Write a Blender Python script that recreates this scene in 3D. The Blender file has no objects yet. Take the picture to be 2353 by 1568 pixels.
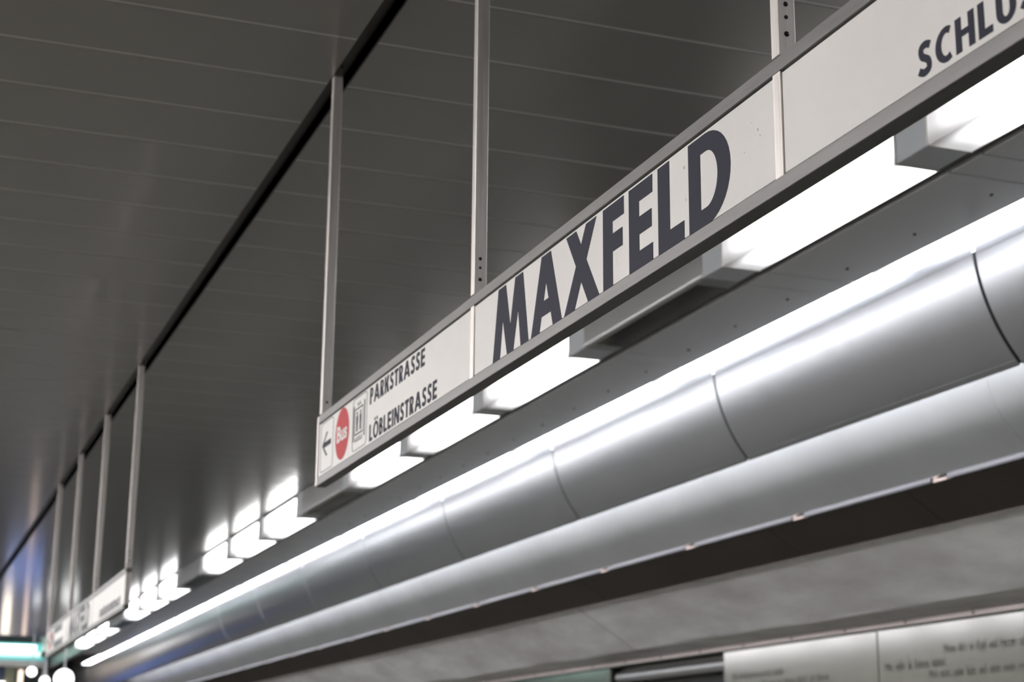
import bpy, bmesh, math, random
from mathutils import Matrix, Vector

random.seed(7)
C = bpy.context.scene.collection
S = 2.4            # metres per measuring unit (camera to ceiling)
CAM_Z = 1.6        # camera height above the platform

# ------------------------------------------------------------------ camera, world, exposure
R = ((0.9370212, 0.0948743, 0.3361400), (-0.3491841, 0.2328146, 0.9076717), (0.0078565, -0.9678823, 0.2512808))
cam_data = bpy.data.cameras.new('camera')
cam = bpy.data.objects.new('camera', cam_data)
C.objects.link(cam)
cam.matrix_world = Matrix(((R[0][0], -R[0][1], -R[0][2], 0), (R[1][0], -R[1][1], -R[1][2], 0),
                           (R[2][0], -R[2][1], -R[2][2], CAM_Z), (0, 0, 0, 1)))
cam_data.sensor_width = 36
cam_data.lens = 3860.7 / 2353 * 36
cam_data.clip_start = 0.05
cam_data.clip_end = 200
cam_data.dof.use_dof = True
cam_data.dof.focus_distance = 3.2
cam_data.dof.aperture_fstop = 5.6
bpy.context.scene.camera = cam

world = bpy.data.worlds.new('world')
bpy.context.scene.world = world
world.use_nodes = True
world.node_tree.nodes['Background'].inputs[0].default_value = (0.5, 0.55, 0.6, 1)
world.node_tree.nodes['Background'].inputs[1].default_value = 0.01

vs = bpy.context.scene.view_settings
vs.view_transform = 'Standard'
vs.look = 'None'
vs.gamma = 1
vs.use_curve_mapping = False
vs.exposure = 0.7

LAMP = 3.3         # radiance of the strip luminaires along the track
LAMP_ROOM = 14.5   # unseen opposite row and hall lamps, strength raised to light the sign

# ------------------------------------------------------------------ materials
def srgb(r, g, b):
    f = lambda v: (v / 255 / 12.92) if v / 255 <= 0.04045 else ((v / 255 + 0.055) / 1.055) ** 2.4
    return (f(r), f(g), f(b), 1)

def new_mat(name):
    m = bpy.data.materials.new(name)
    m.use_nodes = True
    return m, m.node_tree.nodes, m.node_tree.links, m.node_tree.nodes['Principled BSDF']

def mat(name, col, rough=0.5, metal=0.0, vary=0.0, vscale=(8, 8, 8), rvary=0.0, bump=0.0, spec=0.5, detail=6.0, aniso=0.0):
    m, n, l, b = new_mat(name)
    b.inputs['Base Color'].default_value = col
    b.inputs['Roughness'].default_value = rough
    b.inputs['Metallic'].default_value = metal
    b.inputs['Specular IOR Level'].default_value = spec
    if aniso:
        b.inputs['Anisotropic'].default_value = aniso
        tn = n.new('ShaderNodeTangent'); tn.direction_type = 'RADIAL'; tn.axis = 'X'
        l.new(tn.outputs[0], b.inputs['Tangent'])
    if vary or rvary or bump:
        tc = n.new('ShaderNodeTexCoord')
        mp = n.new('ShaderNodeMapping'); mp.inputs['Scale'].default_value = vscale
        ns = n.new('ShaderNodeTexNoise'); ns.inputs['Scale'].default_value = 1.0
        ns.inputs['Detail'].default_value = detail; ns.inputs['Roughness'].default_value = 0.6
        l.new(tc.outputs['Object'], mp.inputs[0]); l.new(mp.outputs[0], ns.inputs['Vector'])
        if vary:
            rp = n.new('ShaderNodeValToRGB')
            rp.color_ramp.elements[0].position = 0.32; rp.color_ramp.elements[1].position = 0.68
            rp.color_ramp.elements[0].color = tuple(c * (1 - vary) for c in col[:3]) + (1,)
            rp.color_ramp.elements[1].color = tuple(min(1, c * (1 + vary)) for c in col[:3]) + (1,)
            l.new(ns.outputs['Fac'], rp.inputs[0]); l.new(rp.outputs[0], b.inputs['Base Color'])
        if rvary:
            mr = n.new('ShaderNodeMapRange')
            mr.inputs['To Min'].default_value = rough - rvary; mr.inputs['To Max'].default_value = rough + rvary
            l.new(ns.outputs['Fac'], mr.inputs['Value']); l.new(mr.outputs[0], b.inputs['Roughness'])
        if bump:
            bp = n.new('ShaderNodeBump'); bp.inputs['Strength'].default_value = bump; bp.inputs['Distance'].default_value = 0.004
            l.new(ns.outputs['Fac'], bp.inputs['Height']); l.new(bp.outputs[0], b.inputs['Normal'])
    return m

def emit(name, col, strength, base=(0.8, 0.8, 0.8, 1)):
    m, n, l, b = new_mat(name)
    b.inputs['Base Color'].default_value = base
    b.inputs['Roughness'].default_value = 0.3
    b.inputs['Emission Color'].default_value = col
    b.inputs['Emission Strength'].default_value = strength
    return m

def diffuser_mat(name, col, strength, half, corner=True, lo=0.3):
    """Opal lamp cover: tube glow painted into the emission, fading towards its +y end only."""
    m, n, l, b = new_mat(name)
    b.inputs['Base Color'].default_value = (0.75, 0.73, 0.74, 1)
    b.inputs['Roughness'].default_value = 0.25
    b.inputs['Emission Color'].default_value = col
    tc = n.new('ShaderNodeTexCoord'); sp = n.new('ShaderNodeSeparateXYZ')
    l.new(tc.outputs['Object'], sp.inputs[0])
    ab = n.new('ShaderNodeMath'); ab.operation = 'ADD'; ab.inputs[1].default_value = 0.0; l.new(sp.outputs['Y'], ab.inputs[0])
    mr = n.new('ShaderNodeMapRange'); mr.interpolation_type = 'SMOOTHSTEP'  # painted glow: fades at one end only, no tubes inside
    mr.inputs['From Min'].default_value = half - 0.40; mr.inputs['From Max'].default_value = half - 0.02
    mr.inputs['To Min'].default_value = strength; mr.inputs['To Max'].default_value = lo
    l.new(ab.outputs[0], mr.inputs['Value'])
    if corner:
        # painted dimmer at the lower corner to suggest distance from the tubes
        ln = n.new('ShaderNodeVectorMath'); ln.operation = 'MULTIPLY'; ln.inputs[1].default_value = (1, 0, 1)
        le = n.new('ShaderNodeVectorMath'); le.operation = 'LENGTH'
        l.new(tc.outputs['Object'], ln.inputs[0]); l.new(ln.outputs[0], le.inputs[0])
        mc = n.new('ShaderNodeMapRange'); mc.interpolation_type = 'SMOOTHSTEP'
        mc.inputs['From Min'].default_value = 0.0; mc.inputs['From Max'].default_value = 0.075
        mc.inputs['To Min'].default_value = 0.16; mc.inputs['To Max'].default_value = 1.0
        l.new(le.outputs['Value'], mc.inputs['Value'])
        mu = n.new('ShaderNodeMath'); mu.operation = 'MULTIPLY'
        l.new(mr.outputs[0], mu.inputs[0]); l.new(mc.outputs[0], mu.inputs[1])
        l.new(mu.outputs[0], b.inputs['Emission Strength'])
    else:
        l.new(mr.outputs[0], b.inputs['Emission Strength'])
    return m

M = {}
M['ceiling'] = mat('ceiling_sheet_metal', (0.32, 0.303, 0.285, 1), 0.35, 1.0, rvary=0.02, vscale=(2, 40, 2), spec=0.5)
_cb = M['ceiling'].node_tree.nodes['Principled BSDF']
_cb.inputs['Coat Weight'].default_value = 0.6; _cb.inputs['Coat Roughness'].default_value = 0.12; _cb.inputs['Coat IOR'].default_value = 1.5
M['ceiling_back'] = mat('ceiling_joint_glint', (0.62, 0.60, 0.60, 1), 0.5, 0.0)  # pale tone in the joints stands in for glints on bevelled panel edges
M['edge_panel'] = mat('edge_sheet_metal', (0.86, 0.87, 0.91, 1), 0.22, 0.35)
M['shade'] = mat('curved_brushed_aluminium', (0.58, 0.60, 0.65, 1), 0.30, 1.0, rvary=0.03, vscale=(3, 1.5, 40))
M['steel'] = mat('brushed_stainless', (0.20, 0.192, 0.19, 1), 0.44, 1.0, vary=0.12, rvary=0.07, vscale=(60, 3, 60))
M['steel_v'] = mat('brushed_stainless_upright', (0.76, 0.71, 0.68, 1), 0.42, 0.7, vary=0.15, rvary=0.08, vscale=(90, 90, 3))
M['lamp_metal'] = mat('lamp_housing_aluminium', (0.66, 0.69, 0.73, 1), 0.35, 0.25, rvary=0.05, vscale=(4, 30, 30))
M['polished'] = mat('polished_cover_metal', (0.17, 0.15, 0.14, 1), 0.14, 1.0, rvary=0.05, vscale=(3, 3, 3))
M['blank'] = mat('folded_cover_sheet', (0.50, 0.50, 0.51, 1), 0.3, 0.85, rvary=0.05, vscale=(4, 2, 30))
M['soffit_edge'] = mat('soffit_edge_bronze', (0.20, 0.145, 0.13, 1), 0.5, 0.3)
M['black'] = mat('black_gap', (0.012, 0.011, 0.010, 1), 0.6)
M['channel'] = mat('dark_channel', (0.035, 0.03, 0.024, 1), 0.35, 0.6)
M['sign'] = mat('sign_panel_cream', srgb(248, 244, 240), 0.38, 0.0, vary=0.035, vscale=(2.2, 2.2, 2.2), spec=0.4)
M['ink'] = mat('sign_lettering_slate', srgb(62, 62, 75), 0.6, spec=0.15)
M['ink_soft'] = mat('sign_lettering_grey', srgb(84, 86, 92), 0.6, spec=0.15)
M['scuff'] = mat('scuff_tan', srgb(196, 184, 170), 0.6)
M['red'] = mat('bus_disc_red', srgb(214, 78, 84), 0.55, spec=0.2)
M['white_print'] = mat('white_print', srgb(240, 236, 232), 0.4)
M['cornice'] = mat('white_enamel', (0.70, 0.705, 0.71, 1), 0.40, 0.8, vary=0.05, vscale=(1.5, 1.5, 1.5))
M['soffit'] = mat('dark_brown_sheet', (0.042, 0.033, 0.026, 1), 0.55, 0.0, vary=0.12, vscale=(1.5, 1.5, 1.5), spec=0.3)
M['rail'] = mat('rail_aluminium', (0.17, 0.165, 0.18, 1), 0.45, 0.8)
M['clamp'] = mat('clamp_bronze', (0.42, 0.33, 0.30, 1), 0.4, 0.9)
M['concrete'] = mat('smeared_concrete', (0.90, 0.86, 0.875, 1), 0.6, 0.0, vary=0.27, vscale=(2.0, 0.8, 2.8), bump=0.8, spec=0.25, detail=8)
M['wallpanel'] = mat('enamel_wall_panel', (0.13, 0.127, 0.10, 1), 0.12, 0.0, vary=0.06, vscale=(1.2, 1.2, 1.2), spec=0.9)
M['panelrail'] = mat('pale_pink_metal_strip', (0.92, 0.82, 0.81, 1), 0.45, 0.15)
M['gap_green'] = mat('dark_green_gap', (0.03, 0.045, 0.04, 1), 0.5)
M['wall_ink'] = mat('wall_lettering', srgb(78, 78, 73), 0.6, spec=0.2)
M['pipe'] = mat('grey_pipe', (0.55, 0.55, 0.56, 1), 0.35, 0.6)
M['floor'] = mat('platform_granite', (0.21, 0.205, 0.18, 1), 0.5, 0.0, vary=0.2, vscale=(6, 6, 6))
M['track'] = mat('track_slab_paled', (0.36, 0.35, 0.32, 1), 0.9, 0.0, vary=0.2, vscale=(14, 14, 14))  # unseen bed lightened so the ceiling reflects it as brightly as the platform
M['wall'] = mat('side_wall_bounce_white', (0.80, 0.79, 0.77, 1), 0.6)  # unseen wall made near-white to bounce light onto the sign
M['wall_dark'] = mat('near_wall_dark', (0.05, 0.05, 0.05, 1), 0.7)
M['endwall'] = mat('end_wall_grey', (0.10, 0.115, 0.12, 1), 0.5, 0.0, vary=0.2, vscale=(1, 1, 1))
M['beam'] = mat('end_beam_grey', (0.45, 0.46, 0.46, 1), 0.5)
M['mint'] = emit('mint_light_glass', (0.66, 1.0, 0.86, 1), 3.2)
M['teal'] = emit('teal_glass', (0.10, 0.42, 0.42, 1), 0.75, (0.1, 0.3, 0.3, 1))
M['globe'] = emit('globe_lamp_opal', (1.0, 1.0, 0.98, 1), 2.0)
M['peach'] = emit('peach_lit_glass', (1.0, 0.72, 0.55, 1), 1.1)
M['beige_lit'] = emit('beige_lit_panel', (1.0, 0.86, 0.70, 1), 3.0)
M['blue_lit'] = emit('blue_reflection_glow', (0.06, 0.25, 1.0, 1), 0.9)
UL, CG, YL0, PL = None, 0.0843, 2.0216, 0.65733
UNIT = (PL - CG) * S
M['lamp'] = diffuser_mat('lit_lamp_cover', (0.985, 0.985, 1.0, 1), LAMP, UNIT / 2)
M['lamp_room'] = diffuser_mat('lit_room_lamp_cover', (1.0, 0.985, 0.985, 1), LAMP_ROOM, UNIT / 2)
M['cove'] = diffuser_mat('lit_cove_cover', (0.97, 0.985, 1.0, 1), 6.8, 0.97 * S / 2, False, 1.0)

# ------------------------------------------------------------------ helpers
def V(x, y, z):
    return Vector((x * S, y * S, z * S + CAM_Z))

class MB:
    def __init__(s):
        s.bm = bmesh.new()
    def box(s, a, b, bevel=0.0, seg=1):
        """a, b: opposite corners in metres"""
        lo = [min(a[i], b[i]) for i in range(3)]; hi = [max(a[i], b[i]) for i in range(3)]
        vs_ = [s.bm.verts.new((x, y, z)) for x in (lo[0], hi[0]) for y in (lo[1], hi[1]) for z in (lo[2], hi[2])]
        q = [(0, 1, 3, 2), (4, 6, 7, 5), (0, 4, 5, 1), (2, 3, 7, 6), (0, 2, 6, 4), (1, 5, 7, 3)]
        fs = [s.bm.faces.new([vs_[i] for i in f]) for f in q]
        if bevel:
            es = list({e for f in fs for e in f.edges})
            bmesh.ops.bevel(s.bm, geom=es, offset=bevel, segments=seg, affect='EDGES', profile=0.5)
        return s
    def extrude_y(s, poly, y0, y1, cap=True):
        """closed polygon [(x, z)] in metres swept from y0 to y1"""
        a = [s.bm.verts.new((p[0], y0, p[1])) for p in poly]
        b = [s.bm.verts.new((p[0], y1, p[1])) for p in poly]
        n = len(poly)
        for i in range(n):
            j = (i + 1) % n
            s.bm.faces.new((a[i], a[j], b[j], b[i]))
        if cap:
            s.bm.faces.new(a[::-1]); s.bm.faces.new(b)
        return s
    def strip_y(s, line, thick, y0, y1):
        """open profile [(x, z)] given a thickness on its right side and swept along y (quads only)"""
        ns = []
        for i, p in enumerate(line):
            a = line[max(0, i - 1)]; b = line[min(len(line) - 1, i + 1)]
            d = Vector((b[0] - a[0], b[1] - a[1])).normalized()
            ns.append((p[0] - d[1] * thick, p[1] + d[0] * thick))
        rows = []
        for y in (y0, y1):
            rows.append(([s.bm.verts.new((p[0], y, p[1])) for p in line], [s.bm.verts.new((p[0], y, p[1])) for p in ns]))
        (f0, k0), (f1, k1) = rows
        for i in range(len(line) - 1):
            s.bm.faces.new((f0[i], f0[i + 1], f1[i + 1], f1[i]))
            s.bm.faces.new((k0[i + 1], k0[i], k1[i], k1[i + 1]))
            s.bm.faces.new((f0[i + 1], f0[i], k0[i], k0[i + 1]))
            s.bm.faces.new((f1[i], f1[i + 1], k1[i + 1], k1[i]))
        s.bm.faces.new((f0[0], f1[0], k1[0], k0[0]))
        s.bm.faces.new((f1[-1], f0[-1], k0[-1], k1[-1]))
        return s
    def prism_x(s, poly, x_front, x_back):
        """flat outline [(y, z)] in metres standing in the x plane; front face looks towards -x"""
        a = [s.bm.verts.new((x_front, p[0], p[1])) for p in poly]
        b = [s.bm.verts.new((x_back, p[0], p[1])) for p in poly]
        n = len(poly)
        s.bm.faces.new(a)
        for i in range(n):
            j = (i + 1) % n
            s.bm.faces.new((a[j], a[i], b[i], b[j]))
        return s
    def cyl(s, c, r, h, axis='Y', n=20, dome=0.0):
        rot = {'Y': Matrix.Rotation(math.radians(90), 4, 'X'), 'Z': Matrix(), 'X': Matrix.Rotation(math.radians(90), 4, 'Y')}[axis]
        bmesh.ops.create_cone(s.bm, cap_ends=True, segments=n, radius1=r, radius2=r * (1 - dome), depth=h,
                              matrix=Matrix.Translation(c) @ rot)
        return s
    def mesh(s, name, m, smooth=False):
        bmesh.ops.recalc_face_normals(s.bm, faces=s.bm.faces[:])
        me = bpy.data.meshes.new(name)
        s.bm.to_mesh(me); s.bm.free()
        if m is not None:
            me.materials.append(m)
        if smooth:
            for p in me.polygons:
                p.use_smooth = True
            try:
                me.set_sharp_from_angle(angle=math.radians(35))
            except Exception:
                pass
        return me
    def build(s, name, m, parent=None, smooth=False):
        return link(name, s.mesh(name, m, smooth), parent)

def link(name, me, parent=None, loc=None):
    o = bpy.data.objects.new(name, me)
    C.objects.link(o)
    if parent is not None:
        o.parent = parent
    if loc is not None:
        o.location = loc
    return o

def tag(o, label, cat, group=None, kind=None):
    o['label'] = label
    o['category'] = cat
    if group: o['group'] = group
    if kind: o['kind'] = kind
    return o

def empty(name, loc=(0, 0, 0)):
    o = bpy.data.objects.new(name, None)
    o.empty_display_size = 0.1
    C.objects.link(o)
    o.location = loc
    return o

# main stations of the cross-section (measuring units)
XS, XSR = 0.55047, 0.57704          # slot in the ceiling / plane of the sign
ZT, ZB = 0.48956, 0.39005           # sign top and bottom
YS0, PS = 0.96489, 0.64911          # hanger far faces
XL, XBR, XGR, XST = 1.38698, 1.465, 1.4848, 1.66649
ZL = 0.91141                        # underside of lamps and edge panels
Y_NEAR, Y_END = -2.0, 16.5
Y_CE = 13.3                         # the low platform ceiling stops here; taller hall added so its light beam isn't mirrored
XLW = -1.7                          # side wall across the platform

# ------------------------------------------------------------------ the setting
fl = MB().box((XLW * S, Y_NEAR * S, -0.25), (1.3 * S, Y_END * S, 0.0)).build('floor', M['floor'])
tag(fl, 'dark grey speckled granite platform floor', 'floor', kind='structure')
tr = MB().box((1.3 * S, Y_NEAR * S, -1.6), (2.75 * S, Y_END * S, -1.4)).build('floor_track', M['track'])
tag(tr, 'pale slab track bed below the platform edge, lightened for the ceiling reflection', 'track bed', kind='structure')
wl = MB().box(((XLW - 0.06) * S, Y_NEAR * S, -0.25), (XLW * S, Y_END * S, 4.2)).build('wall_left', M['wall'])
tag(wl, 'plain white side wall, paled to bounce light onto the sign', 'wall', kind='structure')
wb = MB().box(((XLW - 0.06) * S, (Y_NEAR - 0.06) * S, -1.6), (2.95 * S, Y_NEAR * S, 4.2)).build('wall_near', M['wall_dark'])
tag(wb, 'plain grey wall closing the near end of the platform', 'wall', kind='structure')

# ceiling: grey backing with a real gap over the hanger slot
zc = S + CAM_Z
mb = MB()
mb.box((XLW * S, Y_NEAR * S, zc + 0.0017), (XS * S, Y_CE * S, zc + 0.12))
mb.box((XSR * S, Y_NEAR * S, zc + 0.0017), ((XL - 0.003) * S, Y_CE * S, zc + 0.12))
mb.box(((XL - 0.003) * S, Y_NEAR * S, zc + 0.03), (2.95 * S, Y_END * S, zc + 0.12))
mb.box((XLW * S, Y_CE * S, zc + 0.12), ((XL - 0.003) * S, (Y_CE + 0.02) * S, zc + 1.3))
mb.box((XLW * S, Y_CE * S, zc + 1.2), ((XL + 0.02) * S, Y_END * S, zc + 1.3))
mb.box(((XL - 0.003) * S, Y_CE * S, zc + 0.03), ((XL + 0.02) * S, Y_END * S, zc + 1.3))
ceiling = mb.build('ceiling', M['ceiling_back'])
tag(ceiling, 'dark glossy sheet metal ceiling with narrow cross joints', 'ceiling', kind='structure')

# sheet panels, one object each
PC, Y0C, GAP = 0.1662, 1.952, 0.011
def ceil_panel_mesh(w, d):
    mb = MB()
    h, c = 0.018, 0.0035
    def ring(ix, z):
        return [mb.bm.verts.new(p) for p in ((ix, ix, z), (w - ix, ix, z), (w - ix, d - ix, z), (ix, d - ix, z))]
    r0, r1, r2 = ring(0, 0.003), ring(0, 0.0015), ring(c, 0.0)
    for a, b in ((r0, r1), (r1, r2)):
        for i in range(4):
            j = (i + 1) % 4
            mb.bm.faces.new((a[i], a[j], b[j], b[i]))
    mb.bm.faces.new(r2)
    return mb.mesh('ceiling_panel', M['ceiling'])
dpan = PC * S - GAP
spans = [(XSR, XL - 0.004), (-0.9, XS)]
pan_me = [ceil_panel_mesh((b - a) * S, dpan) for a, b in spans]
k0 = math.ceil((Y_NEAR - Y0C) / PC); k1 = math.floor((Y_CE - Y0C) / PC)
for si, (a, b) in enumerate(spans):
    for k in range(k0, k1):
        o = link('ceiling_panel', pan_me[si], ceiling, (a * S, (Y0C + PC * k) * S + GAP / 2, zc))
mb = MB()
mb.box((XLW * S, Y_NEAR * S, zc), (-0.905 * S, Y_CE * S, zc + 0.003))
o = mb.build('ceiling_sheet', M['ceiling'], ceiling)

# dark hanger slot: channel above the ceiling with a rail inside
mb = MB()
mb.box((XS * S - 0.004, Y_NEAR * S, zc - 0.001), (XS * S, Y_CE * S, zc + 0.10))
mb.box((XSR * S, Y_NEAR * S, zc - 0.001), (XSR * S + 0.004, Y_CE * S, zc + 0.10))
mb.box((XS * S, Y_NEAR * S, zc + 0.09), (XSR * S, Y_CE * S, zc + 0.10))
mb.build('slot_channel', M['black'], ceiling)
mb = MB()
mb.box((XS * S + 0.012, Y_NEAR * S, zc + 0.035), (XSR * S - 0.012, Y_CE * S, zc + 0.05))
mb.build('slot_rail', M['channel'], ceiling)

# edge panels on the track side of the lamps, flush with the lamp undersides
EDGE_W = (XST - XGR) * S
def edge_mesh(length):
    mb = MB(); mb.box((0, 0.004, 0), (EDGE_W, length - 0.004, 0.022), 0.002)
    return mb.mesh('edge_panel', M['edge_panel'])
em_long, em_short = edge_mesh((PL - CG) * S), edge_mesh(CG * S)
mbr = MB(); mbr.cyl((0, 0, 0), 0.0068, 0.006, 'Z', 12)
riv_me = mbr.mesh('rivet', M['black'])
KMIN, KMAX = -5, 17
trim5 = empty('trim_5')
tag(trim5, 'strip of riveted grey sheet panels beside the row of strip luminaires', 'edge strip', kind='structure')
for k in range(KMIN, KMAX + 1):
    yc = YL0 + PL * k
    link('edge_panel', em_short, trim5, V(XGR, yc - CG / 2, ZL))
    p = link('edge_panel', em_long, trim5, V(XGR, yc + CG / 2, ZL))
    for i in range(3):
        yr = 2.12531 + 0.21802 * i + PL * k - yc - CG / 2
        r = link('rivet', riv_me, p, Vector(((1.60585 - XGR) * S, yr * S, -0.0015)))
mb = MB()
mb.box((XBR * S + 0.002, Y_NEAR * S, ZL * S + CAM_Z + 0.002), (XBR * S + 0.012, Y_END * S, zc))
mb.build('groove_lip', M['steel'], trim5)
mb = MB()
mb.box((XBR * S + 0.012, Y_NEAR * S, ZL * S + CAM_Z + 0.035), (XGR * S + 0.01, Y_END * S, ZL * S + CAM_Z + 0.045))
mb.box((XST * S - 0.006, Y_NEAR * S, ZL * S + CAM_Z + 0.022), (XST * S, Y_END * S, zc + 0.02))
mb.build('groove_backing', M['black'], trim5)

# ------------------------------------------------------------------ strip luminaires, junction boxes and blank covers
W_L = (XBR - XL) * S
H_L = (1.0 - ZL) * S
def lum_meshes():
    mb = MB(); mb.box((0, -UNIT / 2 + 0.003, 0), (W_L, UNIT / 2 - 0.003, H_L - 0.030), 0.006, 2)
    d = mb.mesh('diffuser', M['lamp'], True)
    mb = MB(); mb.box((0.014, -UNIT / 2 + 0.004, H_L - 0.030), (W_L - 0.004, UNIT / 2 - 0.004, H_L + 0.0))
    h = mb.mesh('housing', M['black'])
    mb = MB(); mb.box((-0.0015, -0.004, -0.0015), (W_L + 0.001, 0.003, H_L - 0.030))
    e = mb.mesh('end_trim', M['white_print'])
    return d, h, e
d_me, h_me, e_me = lum_meshes()
dr_me = d_me.copy(); dr_me.materials.clear(); dr_me.materials.append(M['lamp_room'])
mb = MB(); mb.box((0.004, -CG * S / 2, 0.003), (W_L, CG * S / 2, H_L), 0.003)
jb_me = mb.mesh('junction_box', M['lamp_metal'])
mb = MB(); mb.box((0.004, -CG * S / 2 + 0.001, H_L - 0.006), (W_L, CG * S / 2 - 0.001, H_L + 0.004))

# blank cover: U-shaped folded sheet with a rounded lower edge and a polished inset tray
hb = H_L
prof = [(0.002, hb - 0.004)] + [(0.002 + 0.02 * (1 - math.cos(a)), 0.020 - 0.02 * math.sin(a) + 0.002) for a in [i * math.pi / 2 / 6 for i in range(7)]] + [(W_L, 0.002)]
mb = MB(); mb.strip_y(prof, 0.004, -UNIT / 2 + 0.002, UNIT / 2 - 0.002)
bc_me = mb.mesh('cover_sheet', M['blank'], True)
mb = MB(); mb.box((0.026, -UNIT / 2 + 0.10, -0.0005), (W_L - 0.004, UNIT / 2 - 0.10, 0.004), 0.0015)
bt_me = mb.mesh('cover_tray', M['polished'])

def luminaire(k, x=XL, z=ZL, side=1, label=None, group=None):
    r = empty('strip_luminaire', V(x, YL0 + PL * (k + 0.5), z))
    if side < 0:
        r.scale.x = -1
    link('diffuser', d_me if side > 0 else dr_me, r); link('housing', h_me, r)
    link('end_trim', e_me, r, Vector((0, -UNIT / 2 + 0.003, 0))); link('end_trim', e_me, r, Vector((0, UNIT / 2 - 0.003, 0)))
    tag(r, label or 'lit white strip luminaire on the ceiling along the curved metal cover',
        'lamp', group or 'strip luminaires along the platform edge')
    return r
NTH = ('first', 'second', 'third', 'fourth', 'fifth', 'sixth')
BLANK = {-3, 1, 5, 9, 13}
for k in range(KMIN, KMAX):
    yc = YL0 + PL * k
    j = link('junction_box', jb_me, None, V(XL, yc, ZL))
    bq = max(q for q in (-11, -7, -3, 1, 5, 9, 13) if q < k)
    nb, i_ = NTH[min(5, (13 - bq) // 4)], k - bq - 1
    if k in BLANK:
        lab = 'grey junction box just before the %s blank cover from the mint-lit end' % NTH[(13 - k) // 4]
    elif i_ == 0:
        lab = 'grey junction box between the %s blank cover and the first lamp past it' % nb
    else:
        lab = 'grey junction box between the %s and %s lamps past the %s blank cover' % (NTH[i_ - 1], NTH[i_], nb)
    tag(j, lab, 'junction box', 'junction boxes between the luminaires')
    if k in BLANK:
        r = empty('blank_cover', V(XL, YL0 + PL * (k + 0.5), ZL))
        link('cover_sheet', bc_me, r); link('cover_tray', bt_me, r)
        tag(r, 'unlit grey metal blank cover, %s in the luminaire row from the mint-lit end' % NTH[(13 - k) // 4], 'lamp cover', 'blank covers between the luminaires')
    else:
        b_ = max(q for q in (-7, -3, 1, 5, 9, 13) if q < k)
        luminaire(k, label='lit strip luminaire, %s past the %s blank cover from the mint-lit end' % (NTH[k - b_ - 1], NTH[(13 - b_) // 4]))
# the matching row on the other side of the platform lights the sign faces
for xr, nm in ((-0.82, 'over the platform opposite the sign'),):
    for k in range(-3, 17):
        luminaire(k, xr, ZL, -1, 'lit white strip luminaire hanging ' + nm, 'strip luminaires ' + nm)

# ------------------------------------------------------------------ curved metal cover (trim) with the cove lamps behind it
Y0SH, PSH = 2.323, 0.9825
RSH = 0.2935                         # quarter-round sheet, upright at its top edge
shade_prof = []
for i_ in range(13):
    a_ = math.radians(45.0) * i_ / 12
    q_ = 1.7095 + 0.41 * 0.2075 * math.sin(a_) / math.sin(math.radians(45)) * (0.15 + 0.85 * i_ / 12)
    shade_prof.append((0.4 * (1.7095 + RSH * (1 - math.cos(a_))) + 0.6 * q_, 0.9005 - RSH * math.sin(a_)))
def smooth_line(pts, n):
    out = []
    for i in range(len(pts) - 1):
        p0 = pts[max(0, i - 1)]; p1 = pts[i]; p2 = pts[i + 1]; p3 = pts[min(len(pts) - 1, i + 2)]
        for j in range(n):
            t = j / n
            out.append(tuple(0.5 * ((2 * p1[c]) + (-p0[c] + p2[c]) * t + (2 * p0[c] - 5 * p1[c] + 4 * p2[c] - p3[c]) * t * t
                                    + (-p0[c] + 3 * p1[c] - 3 * p2[c] + p3[c]) * t ** 3) for c in (0, 1)))
    out.append(pts[-1])
    return out
tm = lambda pts: [(p[0] * S, p[1] * S + CAM_Z) for p in pts]
trim1 = empty('trim_1', V(1.71, 0, 0.69))
tag(trim1, 'long curved brushed aluminium cover hanging below the ceiling edge', 'curved cover', kind='structure')
base = trim1.location.copy()
loc = [(p[0] - base.x, p[1] - base.z) for p in tm(smooth_line(shade_prof, 3))]
mb = MB(); mb.strip_y(loc, 0.004, 0.011, PSH * S - 0.011)
sh_me = mb.mesh('cover_panel', M['shade'], True)
lip = [(p[0] - 0.0025, p[1]) for p in loc[:4]]
mb = MB(); mb.strip_y(lip, 0.002, 0.011, PSH * S - 0.011)
lip_me = mb.mesh('folded_lip', M['shade'])
low = [(p[0] - 0.0022, p[1] - 0.0012) for p in loc[-3:]]
mb = MB(); mb.strip_y(low, 0.002, 0.011, PSH * S - 0.011)
low_me = mb.mesh('lower_hem', M['shade'])
mb = MB(); mb.strip_y([(p[0] + 0.010, p[1]) for p in loc[2:-1]], 0.003, -0.03, 0.03)
br_me = mb.mesh('joint_bracket', M['black'], True)
ks0, ks1 = math.floor((Y_NEAR - Y0SH) / PSH) + 1, math.floor((Y_END - Y0SH) / PSH)
for k in range(ks0, ks1):
    y = (Y0SH + PSH * k) * S
    p = link('cover_panel', sh_me, trim1, Vector((0, y, 0)))
    link('folded_lip', lip_me, p); link('lower_hem', low_me, p)
    link('joint_bracket', br_me, trim1, Vector((0, y, 0)))
# cove lamps seen through the gap above the cover
mb = MB(); mb.box((0, -0.97 * S / 2, 0), (0.11 * S, 0.97 * S / 2, 0.05 * S), 0.004)
cv_me = mb.mesh('diffuser', M['cove'])
mb = MB(); mb.box((0.01, -0.97 * S / 2, 0.05 * S), (0.11 * S - 0.01, 0.97 * S / 2, 0.085 * S))
cvh_me = mb.mesh('housing', M['lamp_metal'])
for k in range(ks0, ks1):
    r = empty('cove_luminaire', V(1.690, 3.106 - 0.98 + PSH * k, 0.925))
    link('diffuser', cv_me, r); link('housing', cvh_me, r)
    tag(r, 'bright white cove lamp showing above the curved metal cover', 'lamp', 'cove lamps above the curved cover')

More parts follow.
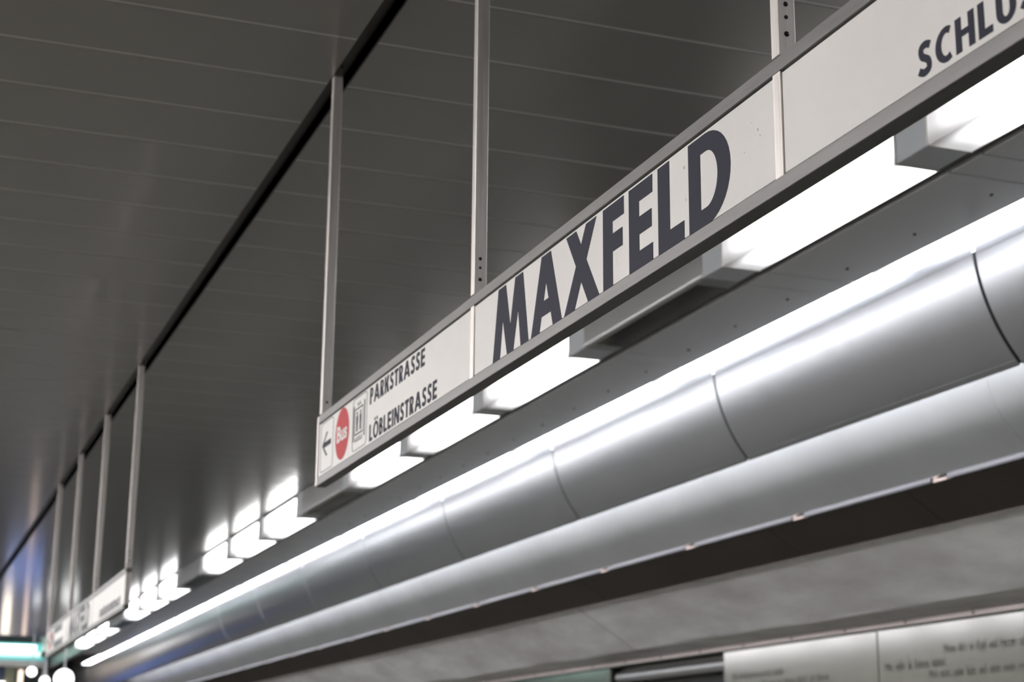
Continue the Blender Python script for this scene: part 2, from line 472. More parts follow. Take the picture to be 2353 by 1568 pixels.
# ------------------------------------------------------------------ white cornice, silver rail and dark soffit beyond the cover
trim2 = empty('trim_2', V(2.1, 0, 0.66))
tag(trim2, 'white enamelled convex cornice behind the curved metal cover', 'cornice', kind='structure')
base = trim2.location.copy()
wp = [(2.085, 0.99), (2.086, 0.93), (2.090, 0.87), (2.098, 0.82), (2.110, 0.7786), (2.127, 0.7405), (2.149, 0.714), (2.1740, 0.6895), (2.1995, 0.6630)]
loc = [(p[0] - base.x, p[1] - base.z) for p in tm(smooth_line(wp, 3))]
mb = MB(); mb.strip_y(loc, 0.004, 0.0015, PL * S - 0.0015)
wp_me = mb.mesh('cornice_panel', M['cornice'], True)
Y0W = 3.496
kw0, kw1 = math.floor((Y_NEAR - Y0W) / PL) + 1, math.floor((Y_END - Y0W) / PL)
for k in range(kw0, kw1):
    link('cornice_panel', wp_me, trim2, Vector((0, (Y0W + PL * k) * S, 0)))

trim3 = empty('trim_3', V(2.2, 0, 0.65))
tag(trim3, 'thin silver rail with bronze clamps along the lower edge of the white cornice', 'rail', kind='structure')
rz = 0.6565
mb = MB(); mb.box((-0.012, 0.105, -0.014), (0.014, PL * S - 0.105, 0.016), 0.006, 2)
rl_me = mb.mesh('rail_length', M['rail'], True)
mb = MB(); mb.box((-0.010, -0.085, -0.016), (0.012, 0.085, 0.002), 0.003)
cl_me = mb.mesh('clamp', M['clamp'])
mb = MB(); mb.box((-0.013, -0.030, 0), (0.013, 0.030, 0.020), 0.004)
cb_me = mb.mesh('clamp_bolt', M['black'])
mb = MB(); mb.box((-0.012, -0.022, 0), (0.012, 0.022, 0.016), 0.004)
ct_me = mb.mesh('clamp_tab', M['clamp'])
Y0CL = 1.432 * 2.2
for k in range(kw0, kw1 + 1):
    y = (Y0CL + 0.63 * k) * S
    mbx = None
    link('rail_length', rl_me, trim3, Vector((0, y, (rz - 0.65) * S)))
    c_ = link('clamp', cl_me, trim3, Vector((0, y, (rz - 0.65) * S)))
    link('clamp_bolt', cb_me, c_, Vector((-0.003, -0.01, 0)))
    link('clamp_tab', ct_me, c_, Vector((-0.003, 0.06, 0)))

trim4 = empty('trim_4', V(2.2, 0, 0.58))
tag(trim4, 'dark brown sloping soffit below the silver rail', 'soffit', kind='structure')
base = trim4.location.copy()
sl = [(2.198, 0.6525), (2.308, 0.5800)]
loc = [(p[0] - base.x, p[1] - base.z) for p in tm(sl)]
mb = MB(); mb.strip_y(loc, 0.006, 0.003, PL * S - 0.003)
so_me = mb.mesh('soffit_panel', M['soffit'])
Y0D = 1.4783 * 2.235
for k in range(kw0, kw1 + 1):
    link('soffit_panel', so_me, trim4, Vector((0, (Y0D + PL * k) * S, 0)))
mb = MB()
mb.box((loc[1][0] - 0.002, Y_NEAR * S, loc[1][1] - 0.0015), (loc[1][0] + 0.003, Y_END * S, loc[1][1] + 0.002))
mb.build('soffit_edge', M['soffit_edge'], trim4)
mb = MB()
mb.strip_y([(p[0] + 0.008, p[1] + 0.012) for p in loc], 0.004, Y_NEAR * S, Y_END * S)
mb.build('soffit_backing', M['black'], trim4)

# ------------------------------------------------------------------ track wall: sloping concrete, pale strip, enamel panels with a poem
XW = 2.68
XF = XW / 2.58
mb = MB()
# slope slabs with open joints, then the underside lip back to the wall
def slope_pts(o=0.0):
    return [(2.22, 0.663 + o), (2.5527, 0.4467 + o), (2.575, 0.4215 + o)]
seams = [3.006 + 2.6 * i for i in range(-2, 5)]
edges = [Y_NEAR] + [s_ for s_ in seams if s_ > Y_NEAR] + [Y_END]
wall = MB()
wall.box((XW * S + 0.20, Y_NEAR * S, -1.6), (XW * S + 0.45, Y_END * S, zc + 0.1))
wr = wall.build('wall_right', M['endwall'])
tag(wr, 'track wall of enamel panels below smeared grey concrete', 'wall', kind='structure')
for a, b in zip(edges[:-1], edges[1:]):
    n = max(2, int((b - a) * S / 0.35))
    m_ = MB()
    pts = smooth_line([(2.22, 0.663), (2.30, 0.611), (2.38, 0.559), (2.46, 0.507), (2.543, 0.4535), (2.5545, 0.4475), (2.575, 0.4455), (2.672, 0.4355)], 4)
    rows = []
    for i in range(n * 3 + 1):
        y = (a + (b - a) * i / (n * 3)) * S
        y = min(max(y, a * S + 0.006), b * S - 0.006)
        row = []
        for j, p in enumerate(tm(pts)):
            bulge = 0.006 * math.sin(y * 1.7 + j * 0.3) + 0.004 * math.sin(y * 4.1 + j * 0.7)
            f = math.sin(math.pi * min(1, j / (len(pts) - 1))) 
            row.append(m_.bm.verts.new((p[0] - bulge * f * 0.5, y, p[1] + bulge * f)))
        rows.append(row)
    for r0, r1 in zip(rows[:-1], rows[1:]):
        for j in range(len(pts) - 1):
            m_.bm.faces.new((r0[j], r1[j], r1[j + 1], r0[j + 1]))
    m_.build('concrete_slab', M['concrete'], wr, True)
mb = MB()
mb.strip_y([(p[0] + 0.02, p[1] + 0.02) for p in tm([(2.22, 0.663), (2.5527, 0.4567), (2.72, 0.445)])], 0.05, Y_NEAR * S, Y_END * S)
mb.build('slab_backing', M['gap_green'], wr)

# pale strip with screws
mb = MB()
mb.box((XW * S - 0.012, Y_NEAR * S, 0.4030 * XF * S + CAM_Z), (XW * S + 0.20, Y_END * S, 0.4185 * XF * S + CAM_Z), 0.002)
ps = mb.build('panel_strip', M['panelrail'], wr)
mb = MB(); mb.box((XW * S - 0.006, Y_NEAR * S, 0.3990 * XF * S + CAM_Z), (XW * S + 0.2, Y_END * S, 0.4035 * XF * S + CAM_Z))  # dark strip painted as the shadow gap under the pale strip
mb.build('strip_shadow_line', M['gap_green'], wr)
mb = MB(); mb.cyl((0, 0, 0), 0.011, 0.008, 'X', 14, 0.3)
sc_me = mb.mesh('screw', M['soffit_edge'])
for i in range(-14, 40):
    y = (1.3922 + 0.1182 * i) * XW
    if Y_NEAR < y < Y_END:
        link('screw', sc_me, ps, V(XW, y, 0.4105 * XF) + Vector((-0.014, 0, 0)))
# panels
PWP = 0.3545 * XW
mb = MB(); mb.box((0, 0.007, -2.2), (0.03, PWP * S - 0.007, 0), 0.002)
pn_me = mb.mesh('wall_panel', M['wallpanel'])
panels = {}
for i in range(-6, 12):
    y = 1.5687 * XW + PWP * i - PWP
    if i == 2 or y < Y_NEAR or y + PWP > Y_END:
        continue
    panels[i] = link('wall_panel', pn_me, wr, V(XW, y, 0.3975 * XF))
# open bay with a pipe running through it
mb = MB()
yb0, yb1 = (1.5687 * XW + PWP) * S, (1.5687 * XW + 2 * PWP) * S
zt_ = 0.3975 * XF * S + CAM_Z
mb.box((XW * S + 0.17, yb0, zt_ - 2.2), (XW * S + 0.195, yb1, zt_ + 0.02))
mb.box((XW * S + 0.03, yb0 - 0.01, zt_ - 2.2), (XW * S + 0.19, yb0 - 0.002, zt_))
mb.box((XW * S + 0.03, yb1 + 0.002, zt_ - 2.2), (XW * S + 0.19, yb1 + 0.01, zt_))
mb.build('open_bay', M['black'], wr)
mb = MB(); mb.box((XW * S + 0.09, yb0 + 0.01, zt_ - 0.035), (XW * S + 0.12, yb1 - 0.01, zt_ - 0.005), 0.004)
mb.build('bay_bracket', M['channel'], wr)
mb = MB(); mb.cyl((0, 0, 0), 0.052, (PWP * S) - 0.06, 'Y', 32)
pp = mb.build('cable_pipe', M['pipe'], wr, True)
pp.location = V(2.615 * XF, 1.5687 * XW + 1.5 * PWP, 0.3630 * XF)
pp['label'] = 'grey round pipe running through the open dark bay'
for yy in (-0.75, 0.72):
    mb = MB(); mb.box((0.045, yy, -0.06), (0.12, yy + 0.03, 0.06), 0.002)
    mb.build('pipe_bracket', M['channel'], pp)

# ------------------------------------------------------------------ lettering
def font_mesh(text, shear=0.0, offset=0.0):
    cu = bpy.data.curves.new('text', 'FONT')
    cu.body = text; cu.size = 1.0; cu.offset = offset; cu.resolution_u = 4; cu.shear = shear
    ob = bpy.data.objects.new('text', cu); C.objects.link(ob)
    dg = bpy.context.evaluated_depsgraph_get()
    me = bpy.data.meshes.new_from_object(ob.evaluated_get(dg))
    bpy.data.objects.remove(ob); bpy.data.curves.remove(cu)
    return me

def font_line(name, text, x, y_left, z_base, cap, width, m, parent, offset=0.0):
    """printed line on a plane facing -x: reads towards smaller y; capital height and total width in metres"""
    me = font_mesh(text, offset=offset)
    xs_ = [v.co.x for v in me.vertices]
    lo, hi = min(xs_), max(xs_)
    sy = cap / 0.69
    pl = parent.matrix_world.translation if False else Vector(parent.location) if parent.parent is None else Vector(parent.location) + Vector(parent.parent.location)
    for v in me.vertices:
        tx, tz = v.co.x, v.co.y
        v.co = Vector((x, y_left - (tx - lo) / (hi - lo) * width, z_base + tz * sy)) - pl
    me.materials.clear(); me.materials.append(m)
    me.flip_normals() if me.polygons and me.polygons[0].normal.x > 0 else None
    return link(name, me, parent)

xt = XW * S - 0.0012
CAPW = 0.0235 * S * XF
font_line('lettering', "Wenn  dir's  in  Kopf  und  Herzen  schwirrt,", xt, 3.738 * XF * S, 0.3178 * XF * S + CAM_Z, CAPW, 0.392 * S * XF, M['wall_ink'], panels[0], 0.004)
font_line('lettering', 'Was  willst  du  Bessres  haben!', xt, 4.016 * XF * S, 0.2862 * XF * S + CAM_Z, CAPW, 0.282 * S * XF, M['wall_ink'], panels[0], 0.004)
font_line('lettering', 'Wer  nicht  mehr  liebt  und  nicht  mehr  irrt,', xt, 3.8104 * XF * S, 0.2575 * XF * S + CAM_Z, CAPW, 0.412 * S * XF, M['wall_ink'], panels[0], 0.004)
# two printed lines that cannot be read in the photograph: word-shaped strokes only
def stroke_words(y_left, z_base, cap, words):
    mb = MB()
    y = y_left
    rnd = random.Random(3)
    for w in words:
        for i in range(w):
            h = cap * (1.0 if rnd.random() < 0.25 else 0.66)
            mb.prism_x([(y, z_base), (y - 0.007, z_base), (y - 0.007, z_base + h), (y, z_base + h)], xt, xt + 0.001)
            if i < w - 1 and rnd.random() < 0.8:
                zz = z_base + (0 if rnd.random() < 0.5 else cap * 0.58)
                mb.prism_x([(y, zz), (y - 0.020, zz), (y - 0.020, zz + 0.005), (y, zz + 0.005)], xt, xt + 0.001)
            y -= 0.019
        y -= 0.022
    o = mb.build('lettering', M['wall_ink'], panels[1])
    pl = Vector(panels[1].location)
    for v in o.data.vertices:
        v.co -= pl
    return o
stroke_words(4.9 * XF * S, 0.307 * XF * S + CAM_Z, CAPW, [5, 4, 8, 5, 7, 9])
stroke_words(4.71 * XF * S, 0.2765 * XF * S + CAM_Z, CAPW, [6, 5, 4, 9, 8, 5, 9])

# geometric bold capitals, unit cap height
def quad_line(x0, x1, xt0, xt1, z0=0.0, z1=1.0):
    return [(x0, z0), (x1, z0), (xt1, z1), (xt0, z1)]
def rect(x0, x1, z0, z1):
    return [(x0, z0), (x1, z0), (x1, z1), (x0, z1)]
def ring_polys(outer, inner):
    return [[outer[i], outer[i + 1], inner[i + 1], inner[i]] for i in range(len(outer) - 1)]
def arc(cx, cz, rx, rz, a0, a1, n=18):
    return [(cx + rx * math.cos(math.radians(a0 + (a1 - a0) * i / n)), cz + rz * math.sin(math.radians(a0 + (a1 - a0) * i / n))) for i in range(n + 1)]
def bowl(x0, xc, xr, z0, z1, tx, tz):
    h = (z1 - z0) / 2; cz = (z0 + z1) / 2
    o = [(x0, z0)] + arc(xc, cz, xr - xc, h, -90, 90) + [(x0, z1)]
    i = [(x0, z0 + tz)] + arc(xc, cz, xr - xc - tx, h - tz, -90, 90) + [(x0, z1 - tz)]
    return ring_polys(o, i)
def stroke(pts, t):
    L, Rr = [], []
    for i, p in enumerate(pts):
        a = pts[max(0, i - 1)]; b = pts[min(len(pts) - 1, i + 1)]
        d = Vector((b[0] - a[0], b[1] - a[1])).normalized()
        L.append((p[0] - d[1] * t / 2, p[1] + d[0] * t / 2)); Rr.append((p[0] + d[1] * t / 2, p[1] - d[0] * t / 2))
    return ring_polys(L, Rr)

def glyph(ch, s):
    """polygons and width of one capital with stem s"""
    h = s * 0.72                                  # horizontal bars are thinner than stems
    if ch == 'A':
        w = 1.06; a = s * 1.08; t0 = w / 2 - s * 0.58
        return [quad_line(0, a, t0, t0 + a), quad_line(w - a, w, w - t0 - a, w - t0), rect(0.30 * w, 0.70 * w, 0.2, 0.2 + h)], w
    if ch == 'M':
        w = 1.378; a = s * 1.05; o = 0.215; b = s * 1.0
        return [quad_line(0, a, o, o + a * 0.94), quad_line(w - a, w, w - o - a * 0.94, w - o),
                quad_line(w / 2 - b * 0.42, w / 2 + b * 0.42, o + 0.02, o + a * 0.94 + 0.02),
                quad_line(w / 2 - b * 0.42, w / 2 + b * 0.42, w - o - a * 0.94 - 0.02, w - o - 0.02)], w
    if ch == 'X':
        w = 1.107; a = s * 1.22; o = 0.08
        return [quad_line(0, a, w - o - a * 0.95, w - o), quad_line(w - a, w, o, o + a * 0.95)], w
    if ch == 'F':
        w = 0.597
        return [rect(0, s, 0, 1), rect(s, w, 1 - h * 1.1, 1), rect(s, w * 0.93, 0.5 - h * 0.42, 0.5 + h * 0.68)], w
    if ch == 'E':
        w = 0.63
        return [rect(0, s, 0, 1), rect(s, w, 1 - h * 1.05, 1), rect(s, w * 0.96, 0.5 - h * 0.5, 0.5 + h * 0.55), rect(s, w, 0, h * 1.05)], w
    if ch == 'L':
        w = 0.60
        return [rect(0, s, 0, 1), rect(s, w, 0, h * 1.08)], w
    if ch == 'D':
        w = 0.944
        return [rect(0, s, 0, 1)] + bowl(s, 0.40, w, 0, 1, s * 1.03, h * 0.98), w
    if ch == 'P':
        w = 0.62
        return [rect(0, s, 0, 1)] + bowl(s, 0.32, w, 0.40, 1, s * 0.9, h * 0.85), w
    if ch == 'R':
        w = 0.68
        return [rect(0, s, 0, 1)] + bowl(s, 0.34, w * 0.93, 0.42, 1, s * 0.9, h * 0.85) + [quad_line(w - s * 1.22, w, s * 0.75, s * 1.9, 0, 0.46)], w
    if ch == 'B':
        w = 0.66
        return [rect(0, s, 0, 1)] + bowl(s, 0.34, w, 0, 0.56, s * 0.9, h * 0.85) + bowl(s, 0.32, w * 0.9, 0.44, 1, s * 0.9, h * 0.85), w
    if ch == 'K':
        w = 0.80
        return [rect(0, s, 0, 1), quad_line(s, s + s * 1.2, w - s * 1.35, w - 0.02, 0.42, 1), quad_line(w - s * 1.35, w, s, s + s * 1.25, 0, 0.62)], w
    if ch == 'N':
        w = 0.88
        return [rect(0, s * 0.95, 0, 1), rect(w - s * 0.95, w, 0, 1), quad_line(w - s * 1.15, w, 0, s * 1.15)], w
    if ch == 'H':
        w = 0.84
        return [rect(0, s, 0, 1), rect(w - s, w, 0, 1), rect(s, w - s, 0.5 - h * 0.45, 0.5 + h * 0.55)], w
    if ch == 'I':
        return [rect(0, s, 0, 1)], s
    if ch == 'T':
        w = 0.66
        return [rect(w / 2 - s / 2, w / 2 + s / 2, 0, 1), rect(0, w, 1 - h * 1.1, 1)], w
    if ch in 'OÖ':
        w = 1.0
        p = ring_polys(arc(w / 2, 0.5, w / 2, 0.515, 0, 360, 36), arc(w / 2, 0.5, w / 2 - s, 0.515 - h, 0, 360, 36))
        if ch == 'Ö':
            for cx in (w / 2 - 0.19, w / 2 + 0.19):
                p.append(arc(cx, 1.17, 0.105, 0.105, 0, 340, 12))
        return p, w
    if ch == 'C':
        w = 0.76
        o, i = arc(0.5, 0.5, 0.5, 0.515, 62, 298, 28), arc(0.5, 0.5, 0.5 - s, 0.515 - h, 56, 304, 28)
        return ring_polys(o, i), w
    if ch in 'UÜ':
        w = 0.82
        o, i = [(0, 1)] + arc(w / 2, 0.37, w / 2, 0.385, 180, 360, 20) + [(w, 1)], [(s, 1)] + arc(w / 2, 0.37, w / 2 - s, 0.385 - h, 180, 360, 20) + [(w - s, 1)]
        p = ring_polys(o, i)
        if ch == 'Ü':
            for cx in (w / 2 - 0.19, w / 2 + 0.19):
                p.append(arc(cx, 1.17, 0.105, 0.105, 0, 340, 12))
        return p, w
    if ch == 'S':
        w = 0.68; t = s * 0.84; r = t / 2
        key = [(0.60, 0.825), (0.50, 0.985 - r), (0.36, 1.012 - r), (0.20, 0.965 - r), (0.055 + r, 0.735), (0.14 + r * 0.7, 0.595), (0.34, 0.51),
               (0.535 - r * 0.5, 0.415), (0.64 - r, 0.265), (0.49, 0.04 + r), (0.30, -0.012 + r), (0.15, 0.035 + r), (0.045, 0.215)]
        return stroke(smooth_line(key, 5), t), w
    return [], 0.35

def word_polys(word, s, gap, lead={}):
    out, x = [], 0.0
    for i, ch in enumerate(word):
        polys, w = glyph(ch, s)
        out.append((ch, [[(p[0] + x, p[1]) for p in poly] for poly in polys], x, w))
        x += w + gap
    return out, x - gap

def print_polys(mb, polys, y_left, z_base, sx, sz, x):
    for i, poly in enumerate(polys):
        mb.prism_x([(y_left - p[0] * sx, z_base + p[1] * sz) for p in poly], x - 0.0008 - 0.00004 * (i % 5 if len(polys) < 8 else (i == 0)), x + 0.0002)

# ------------------------------------------------------------------ hanging sign
SD = 0.0148 * S                      # depth of the frame
SW = 0.0105 * S                      # face width of a hanger
BAR = 0.0113 * S                     # height of the frame bars
def W(y, z):                         # local coordinates in the sign: origin at (XS, 0, ZB)
    return (y * S, (z - ZB) * S)

def sign_meshes():
    """list of (path, mesh): path = (part,) or (part index, sub-part name)"""
    H = (ZT - ZB) * S
    y0, y1 = YS0 - PS - 0.0105, YS0 + 2 * PS + 0.010
    parts = []
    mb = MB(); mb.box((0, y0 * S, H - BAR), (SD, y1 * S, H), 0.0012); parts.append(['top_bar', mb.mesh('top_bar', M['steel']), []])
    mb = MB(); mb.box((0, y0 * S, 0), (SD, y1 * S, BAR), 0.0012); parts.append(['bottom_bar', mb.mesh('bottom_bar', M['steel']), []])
    mb = MB(); mb.box((0.012, y0 * S + 0.01, BAR - 0.002), (SD - 0.012, y1 * S - 0.004, H - BAR + 0.002)); parts.append(['core', mb.mesh('core', M['black']), []])
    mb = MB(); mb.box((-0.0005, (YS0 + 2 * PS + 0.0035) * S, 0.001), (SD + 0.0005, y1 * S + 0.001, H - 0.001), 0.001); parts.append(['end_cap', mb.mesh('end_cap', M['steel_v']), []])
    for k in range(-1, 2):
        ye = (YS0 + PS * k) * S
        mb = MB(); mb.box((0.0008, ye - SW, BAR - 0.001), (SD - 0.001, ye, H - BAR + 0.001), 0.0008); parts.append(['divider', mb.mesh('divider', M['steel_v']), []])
    for k in range(-1, 3):
        ye = (YS0 + PS * k) * S
        mb = MB(); mb.box((0.0005, ye - SW, H + 0.0025), (SD - 0.0015, ye, (1 - ZB) * S + 0.05), 0.0012)
        mb.box((0.006, ye - SW + 0.004, H - 0.003), (SD - 0.006, ye - 0.004, H + 0.004))
        subs = []
        def holes(zz, xx, r, hole):
            b = MB()
            if hole:
                b.cyl((xx, ye - SW - 0.0002, zz), r, 0.0012, 'Y', 16)
                subs.append(['bolt_hole', b.mesh('bolt_hole', M['black'])])
            else:
                bmesh.ops.create_uvsphere(b.bm, u_segments=14, v_segments=8, radius=r, matrix=Matrix.Translation((xx, ye - SW, zz)) @ Matrix.Diagonal((1, 0.6, 1, 1)))
                subs.append(['bolt', b.mesh('bolt', M['channel'], True)])
        if k < 2:
            holes((0.5302 - ZB) * S, SD * 0.47, 0.0046, False)
            holes((0.5202 - ZB) * S, SD * 0.47, 0.0036, True)
            holes((0.5073 - ZB) * S, SD * 0.47, 0.0050, False)
        else:
            holes((0.5075 - ZB) * S, SD * 0.5, 0.0042, True)
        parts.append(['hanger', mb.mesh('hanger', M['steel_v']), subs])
    # panels: near, middle, far
    xp = 0.004
    zg = 0.0030
    for k in range(0, 3):
        ya = (YS0 + PS * (k - 1)) * S + 0.002
        yb = (YS0 + PS * k) * S - SW - 0.002
        if k == 2:
            yb = (YS0 + PS * 2 + 0.0035) * S - 0.002
        mb = MB(); mb.box((xp, ya, BAR + zg), (SD - xp, yb, H - BAR - zg), 0.0006)
        pm = mb.mesh('sign_panel', M['sign'])
        subs = []
        def text(word, yl, zb_, cap, s, width=None, gap=0.14, name='lettering', m='ink'):
            gl, tot = word_polys(word, s, gap)
            sx = cap if width is None else width / tot
            b = MB()
            for ch, polys, x, w in gl:
                print_polys(b, polys, yl, zb_, sx, cap, xp)
            subs.append([name, b.mesh(name, M[m])])
        if k == 1:
            z0, cap = W(0, 0.4017)[1], 0.0733 * S
            lay = {'M': (1.5459, 1.4453), 'A': (1.4389, 1.3609), 'X': (1.3558, 1.275), 'F': (1.2665, 1.2227), 'E': (1.2124, 1.1665), 'L': (1.156, 1.1096), 'D': (1.1008, 1.0321)}
            for ch, (ya_, yb_) in lay.items():
                polys, w = glyph(ch, 0.275)
                b = MB(); print_polys(b, polys, ya_ * S, z0, (ya_ - yb_) * S / w, cap, xp)
                subs.append(['letter', b.mesh('letter', M['ink'])])
            for sy_, sz_, ra, rb in ((1.1083, 0.4601, 0.0010, 0.0014), (0.9985, 0.4560, 0.0004, 0.0004), (0.9900, 0.4480, 0.0008, 0.0011), (0.9945, 0.4455, 0.0003, 0.0003),
                                     (0.9870, 0.4425, 0.0006, 0.0006), (1.0110, 0.4380, 0.0004, 0.0005), (1.1065, 0.4330, 0.0002, 0.0012)):
                b = MB(); b.prism_x([W(sy_ + ra * math.cos(a), sz_ + rb * math.sin(a)) for a in [2 * math.pi * i / 12 for i in range(12)]], xp - 0.0004, xp + 0.0002)
                subs.append(['scuff_mark', b.mesh('scuff_mark', M['scuff'])])
        if k == 0:
            text('SCHLÜSSELFELDERSTRASSE', 0.7922 * S, W(0, 0.4064)[1], 0.0216 * S, 0.26, None, 0.17)
        if k == 2:
            text('PARKSTRASSE', 2.0045 * S, W(0, 0.4530)[1], 0.0210 * S, 0.25, 0.2285 * S, 0.15)
            text('LÖBLEINSTRASSE', 2.0035 * S, W(0, 0.4052)[1], 0.0213 * S, 0.25, 0.2745 * S, 0.15)
            # arrow
            b = MB()
            tip = (2.2463, 0.4425)
            t = 0.0036
            for sg in (1, -1):
                e = (2.2240, 0.4425 + sg * 0.0165)
                poly = [tip, (tip[0] - 0.0052, tip[1]), (e[0] - 0.0062, e[1]), (e[0], e[1])]
                b.prism_x([W(*p) for p in poly], xp - 0.0008, xp + 0.0002)
            poly = [(2.2425, 0.4425 + t), (2.2425, 0.4425 - t), (2.1990, 0.4425 - t), (2.1990, 0.4425 + t)]
            b.prism_x([W(*p) for p in poly], xp - 0.0008, xp + 0.0002)
            subs.append(['arrow', b.mesh('arrow', M['ink'])])
            # thin rounded frames around the arrow and the lift symbol
            def rframe(ya_, yb_, za, zb_, r=0.007, t=0.0008):
                def path(d):
                    out = []
                    for cx, cz, a0 in ((ya_ - r, zb_ - r, 0), (yb_ + r, zb_ - r, 90), (yb_ + r, za + r, 180), (ya_ - r, za + r, 270)):
                        for i in range(6):
                            a = math.radians(a0 + 90 * i / 5)
                            out.append((cx + (r - d) * math.cos(a), cz + (r - d) * math.sin(a)))
                    return out + [out[0]]
                b = MB()
                for poly in ring_polys(path(0), path(t)):
                    b.prism_x([W(*p) for p in poly], xp - 0.0008, xp + 0.0002)
                return b
            subs.append(['arrow_frame', rframe(2.2550, 2.1870, 0.4058, 0.4752).mesh('arrow_frame', M['ink_soft'])])
            subs.append(['lift_frame', rframe(2.0855, 2.0182, 0.4058, 0.4752).mesh('lift_frame', M['ink_soft'])])
            # bus disc
            b = MB(); b.prism_x([W(2.1394 + 0.0350 * math.cos(a), 0.4413 + 0.0350 * math.sin(a)) for a in [2 * math.pi * i / 56 for i in range(56)]], xp - 0.0008, xp + 0.0002)
            subs.append(['bus_disc', b.mesh('bus_disc', M['red'])])
            me = font_mesh('Bus', offset=0.03)
            xs_ = [v.co.x for v in me.vertices]; lo, hi = min(xs_), max(xs_)
            zb0 = W(0, 0.4325)[1]; capb = 0.0205 * S
            for v in me.vertices:
                tx, tz = v.co.x, v.co.y
                v.co = Vector((xp - 0.0016, 2.1648 * S - (tx - lo) / (hi - lo) * 0.0525 * S, zb0 + tz / 0.69 * capb))
            me.materials.clear(); me.materials.append(M['white_print'])
            subs.append(['bus_lettering', me])
            # lift symbol
            b = MB()
            def bar(ya_, yb_, za, zb_):
                b.prism_x([W(ya_, za), W(yb_, za), W(yb_, zb_), W(ya_, zb_)], xp - 0.0008, xp + 0.0002)
            bar(2.0822, 2.0786, 0.4190, 0.4655); bar(2.0308, 2.0272, 0.4190, 0.4655)
            bar(2.0745, 2.0365, 0.4590, 0.4608); bar(2.0745, 2.0365, 0.4255, 0.4273)
            bar(2.0745, 2.0735, 0.4255, 0.4608); bar(2.0375, 2.0365, 0.4255, 0.4608)
            for cy in (2.0640, 2.0480):
                b.prism_x([W(cy + 0.0024 * math.cos(a), 0.4535 + 0.0024 * math.sin(a)) for a in [2 * math.pi * i / 14 for i in range(14)]], xp - 0.0008, xp + 0.0002)
                bar(cy + 0.0038, cy - 0.0038, 0.4400, 0.4505); bar(cy + 0.0030, cy + 0.0006, 0.4300, 0.4400); bar(cy - 0.0006, cy - 0.0030, 0.4300, 0.4400)
            for cy, sg in ((2.0600, 1), (2.0510, -1)):
                z0 = 0.4638
                b.prism_x([W(cy + 0.003, z0), W(cy - 0.003, z0), W(cy, z0 + 0.0045 * 1)], xp - 0.0008, xp + 0.0002)
            subs.append(['lift_symbol', b.mesh('lift_symbol', M['ink_soft'])])
            me = font_mesh('AUFZUG', offset=0.01)
            xs_ = [v.co.x for v in me.vertices]; lo, hi = min(xs_), max(xs_)
            for v in me.vertices:
                tx, tz = v.co.x, v.co.y
                v.co = Vector((xp - 0.0008, 2.0735 * S - (tx - lo) / (hi - lo) * 0.036 * S, W(0, 0.4165)[1] + tz / 0.69 * 0.0055 * S))
            me.materials.clear(); me.materials.append(M['ink_soft'])
            subs.append(['lift_lettering', me])
        parts.append(['sign_panel', pm, subs])
    return parts

SIGN = sign_meshes()
def place_sign(dy, label):
    r = empty('hanging_sign', V(XS, dy, ZB))
    tag(r, label, 'sign', 'hanging station signs')
    for name, me, subs in SIGN:
        p = link(name, me, r)
        for sn, sm in subs:
            link(sn, sm, p)
    return r
place_sign(0.0, 'cream hanging MAXFELD sign with Parkstrasse lettering, above the poem on the wall')
place_sign(6 * PS, 'cream hanging MAXFELD sign beside the mint-lit beam at the platform end')

# ------------------------------------------------------------------ far end of the platform
ye = Y_END * S
mb = MB()
mb.box((XLW * S, ye, -1.6), (2.95 * S, ye + 0.3, zc + 1.3))
we = mb.build('wall_end', M['endwall'])
tag(we, 'dark grey end wall of the station beyond the far sign', 'wall', kind='structure')
EN = 16.0
r = empty('light_beam', V(0.2, EN, 0.986))
tag(r, 'long mint-white light behind teal glass across the platform end', 'lamp')
def lbox(name, x0, x1, z0, z1, m, dep=0.05, off=0.0, parent=None, bev=0.01):
    b = MB(); b.box(((x0 - 0.2) * S, -dep + off, (z0 - 0.986) * S), ((x1 - 0.2) * S, off, (z1 - 0.986) * S), bev)
    return b.build(name, m, parent)
lbox('glass_case', -1.6, 1.42, 0.986, 1.135, M['teal'], 0.12, 0.0, r)
lbox('light_tube', -1.6, 1.338, 1.062, 1.118, M['mint'], 0.04, -0.122, r)
lbox('end_lamp', 1.385, 1.418, 1.062, 1.112, M['mint'], 0.04, -0.122, r)
lbox('lower_glow', -1.6, 1.40, 1.015, 1.060, emit('pale_mint_glass', (0.62, 0.9, 0.82, 1), 0.75), 0.03, -0.122, r)
b = MB(); b.box((-1.6 * S, EN * S - 0.15, 0.928 * S + CAM_Z), (1.45 * S, EN * S + 0.1, 0.984 * S + CAM_Z), 0.01)
bo = b.build('cross_beam', mat('pale_beam', (0.75, 0.76, 0.76, 1), 0.5))
tag(bo, 'pale grey lit cross beam under the mint-lit glass', 'beam')
def pillar(a, b_, m, label, z1=0.925):
    b = MB(); b.box((a * EN * S, EN * S - 0.1, 0), (b_ * EN * S, EN * S + 0.1, z1 * S + CAM_Z), 0.02, 2)
    o = b.build('glass_pillar', m); tag(o, label, 'pillar'); return o
pillar(0.0680, 0.0735, mat('olive_pillar', (0.22, 0.23, 0.17, 1), 0.4), 'olive green pillar below the cross beam')
pillar(0.0755, 0.0778, M['peach'], 'narrow peach-lit glass pillar below the cross beam', 0.90)
pillar(0.0885, 0.0912, mat('mauve_pillar', (0.5, 0.47, 0.52, 1), 0.4), 'mauve grey pillar beside the globe lamp')
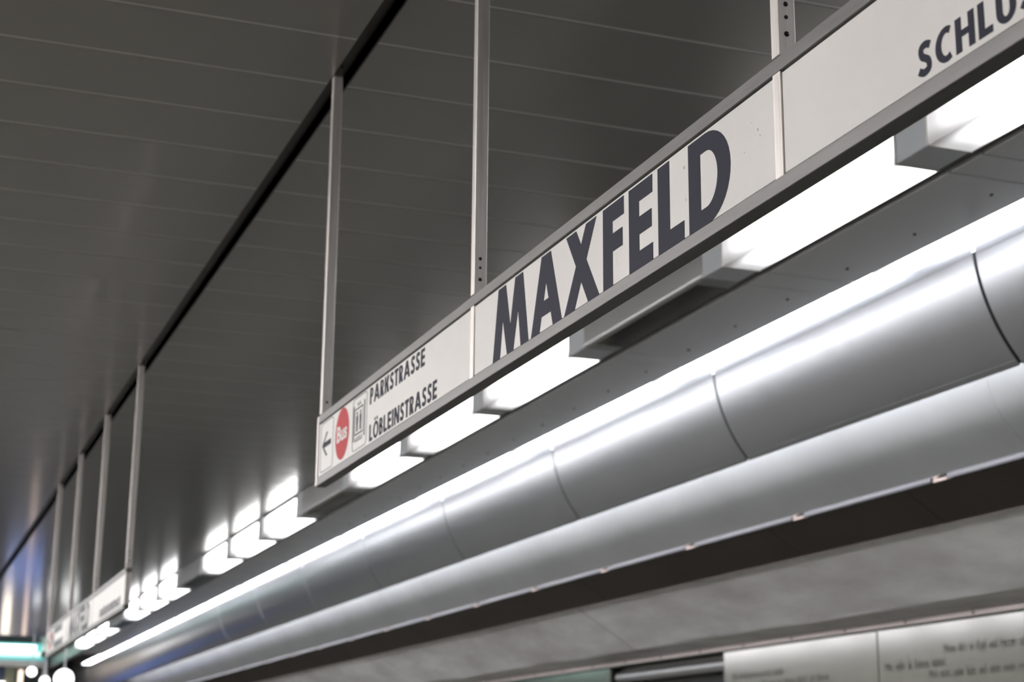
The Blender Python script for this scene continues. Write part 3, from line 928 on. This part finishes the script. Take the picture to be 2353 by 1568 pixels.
b = MB(); b.box((-0.3 * S, EN * S - 0.06, 0), (0.0676 * EN * S, EN * S, 0.925 * S + CAM_Z), 0.01)
o = b.build('navy_glass_screen', mat('navy_glass', (0.03, 0.045, 0.10, 1), 0.15)); tag(o, 'dark navy glass screen below the cross beam', 'glass screen')
def globe(px, pz, yy, rad, label):
    b = MB(); bmesh.ops.create_uvsphere(b.bm, u_segments=24, v_segments=14, radius=rad)
    r = empty('globe_lamp', V(px, yy, pz))
    link('opal_globe', b.mesh('opal_globe', M['globe'], True), r)
    hs = (1.0 - pz) * S - rad
    b = MB(); b.cyl((0, 0, rad + hs / 2), 0.012, hs, 'Z', 10)
    link('stem', b.mesh('stem', M['lamp_metal']), r)
    b = MB(); b.cyl((0, 0, rad), 0.04, 0.03, 'Z', 12)
    link('cap', b.mesh('cap', M['lamp_metal']), r)
    tag(r, label, 'lamp')
globe(0.1005 * 13.1, 0.0520 * 13.1, 13.1, 0.17, 'large white globe lamp hanging by the platform end')
globe(0.0825 * 13.1, 0.0555 * 13.1, 13.1, 0.085, 'small white globe lamp beside the peach pillar')
globe(0.0900 * 13.1, 0.0505 * 13.1, 13.1, 0.085, 'low white globe lamp in front of the mauve pillar')
b = MB(); b.box((1.02 * S, EN * S - 0.20, 0.40 * S + CAM_Z), (1.09 * S, EN * S - 0.13, 0.79 * S + CAM_Z), 0.005)  # added out of view so the ceiling mirrors a beige glow
o = b.build('beige_reflection_panel', M['beige_lit']); tag(o, 'tall narrow beige glowing panel, added for its reflection in the ceiling', 'display')
b = MB(); b.box((1.02 * S, EN * S - 0.20, 0.02 * S + CAM_Z), (1.34 * S, EN * S - 0.14, 0.30 * S + CAM_Z), 0.01)  # unseen glowing panel added for the blue reflection on the curved cover
o = b.build('blue_reflection_panel', M['blue_lit']); tag(o, 'blue glowing panel out of view, added for its reflection on the curved cover', 'screen')
# unseen lamps added under the hall ceiling to brighten beam and pillars
for xr in (0.1, 1.2):
    luminaire((14.9 - YL0) / PL - 0.5, xr, 1.5 - H_L / S, -1, 'added fill luminaire, out of view, brightening the end hall', 'added fill luminaires of the end hall')
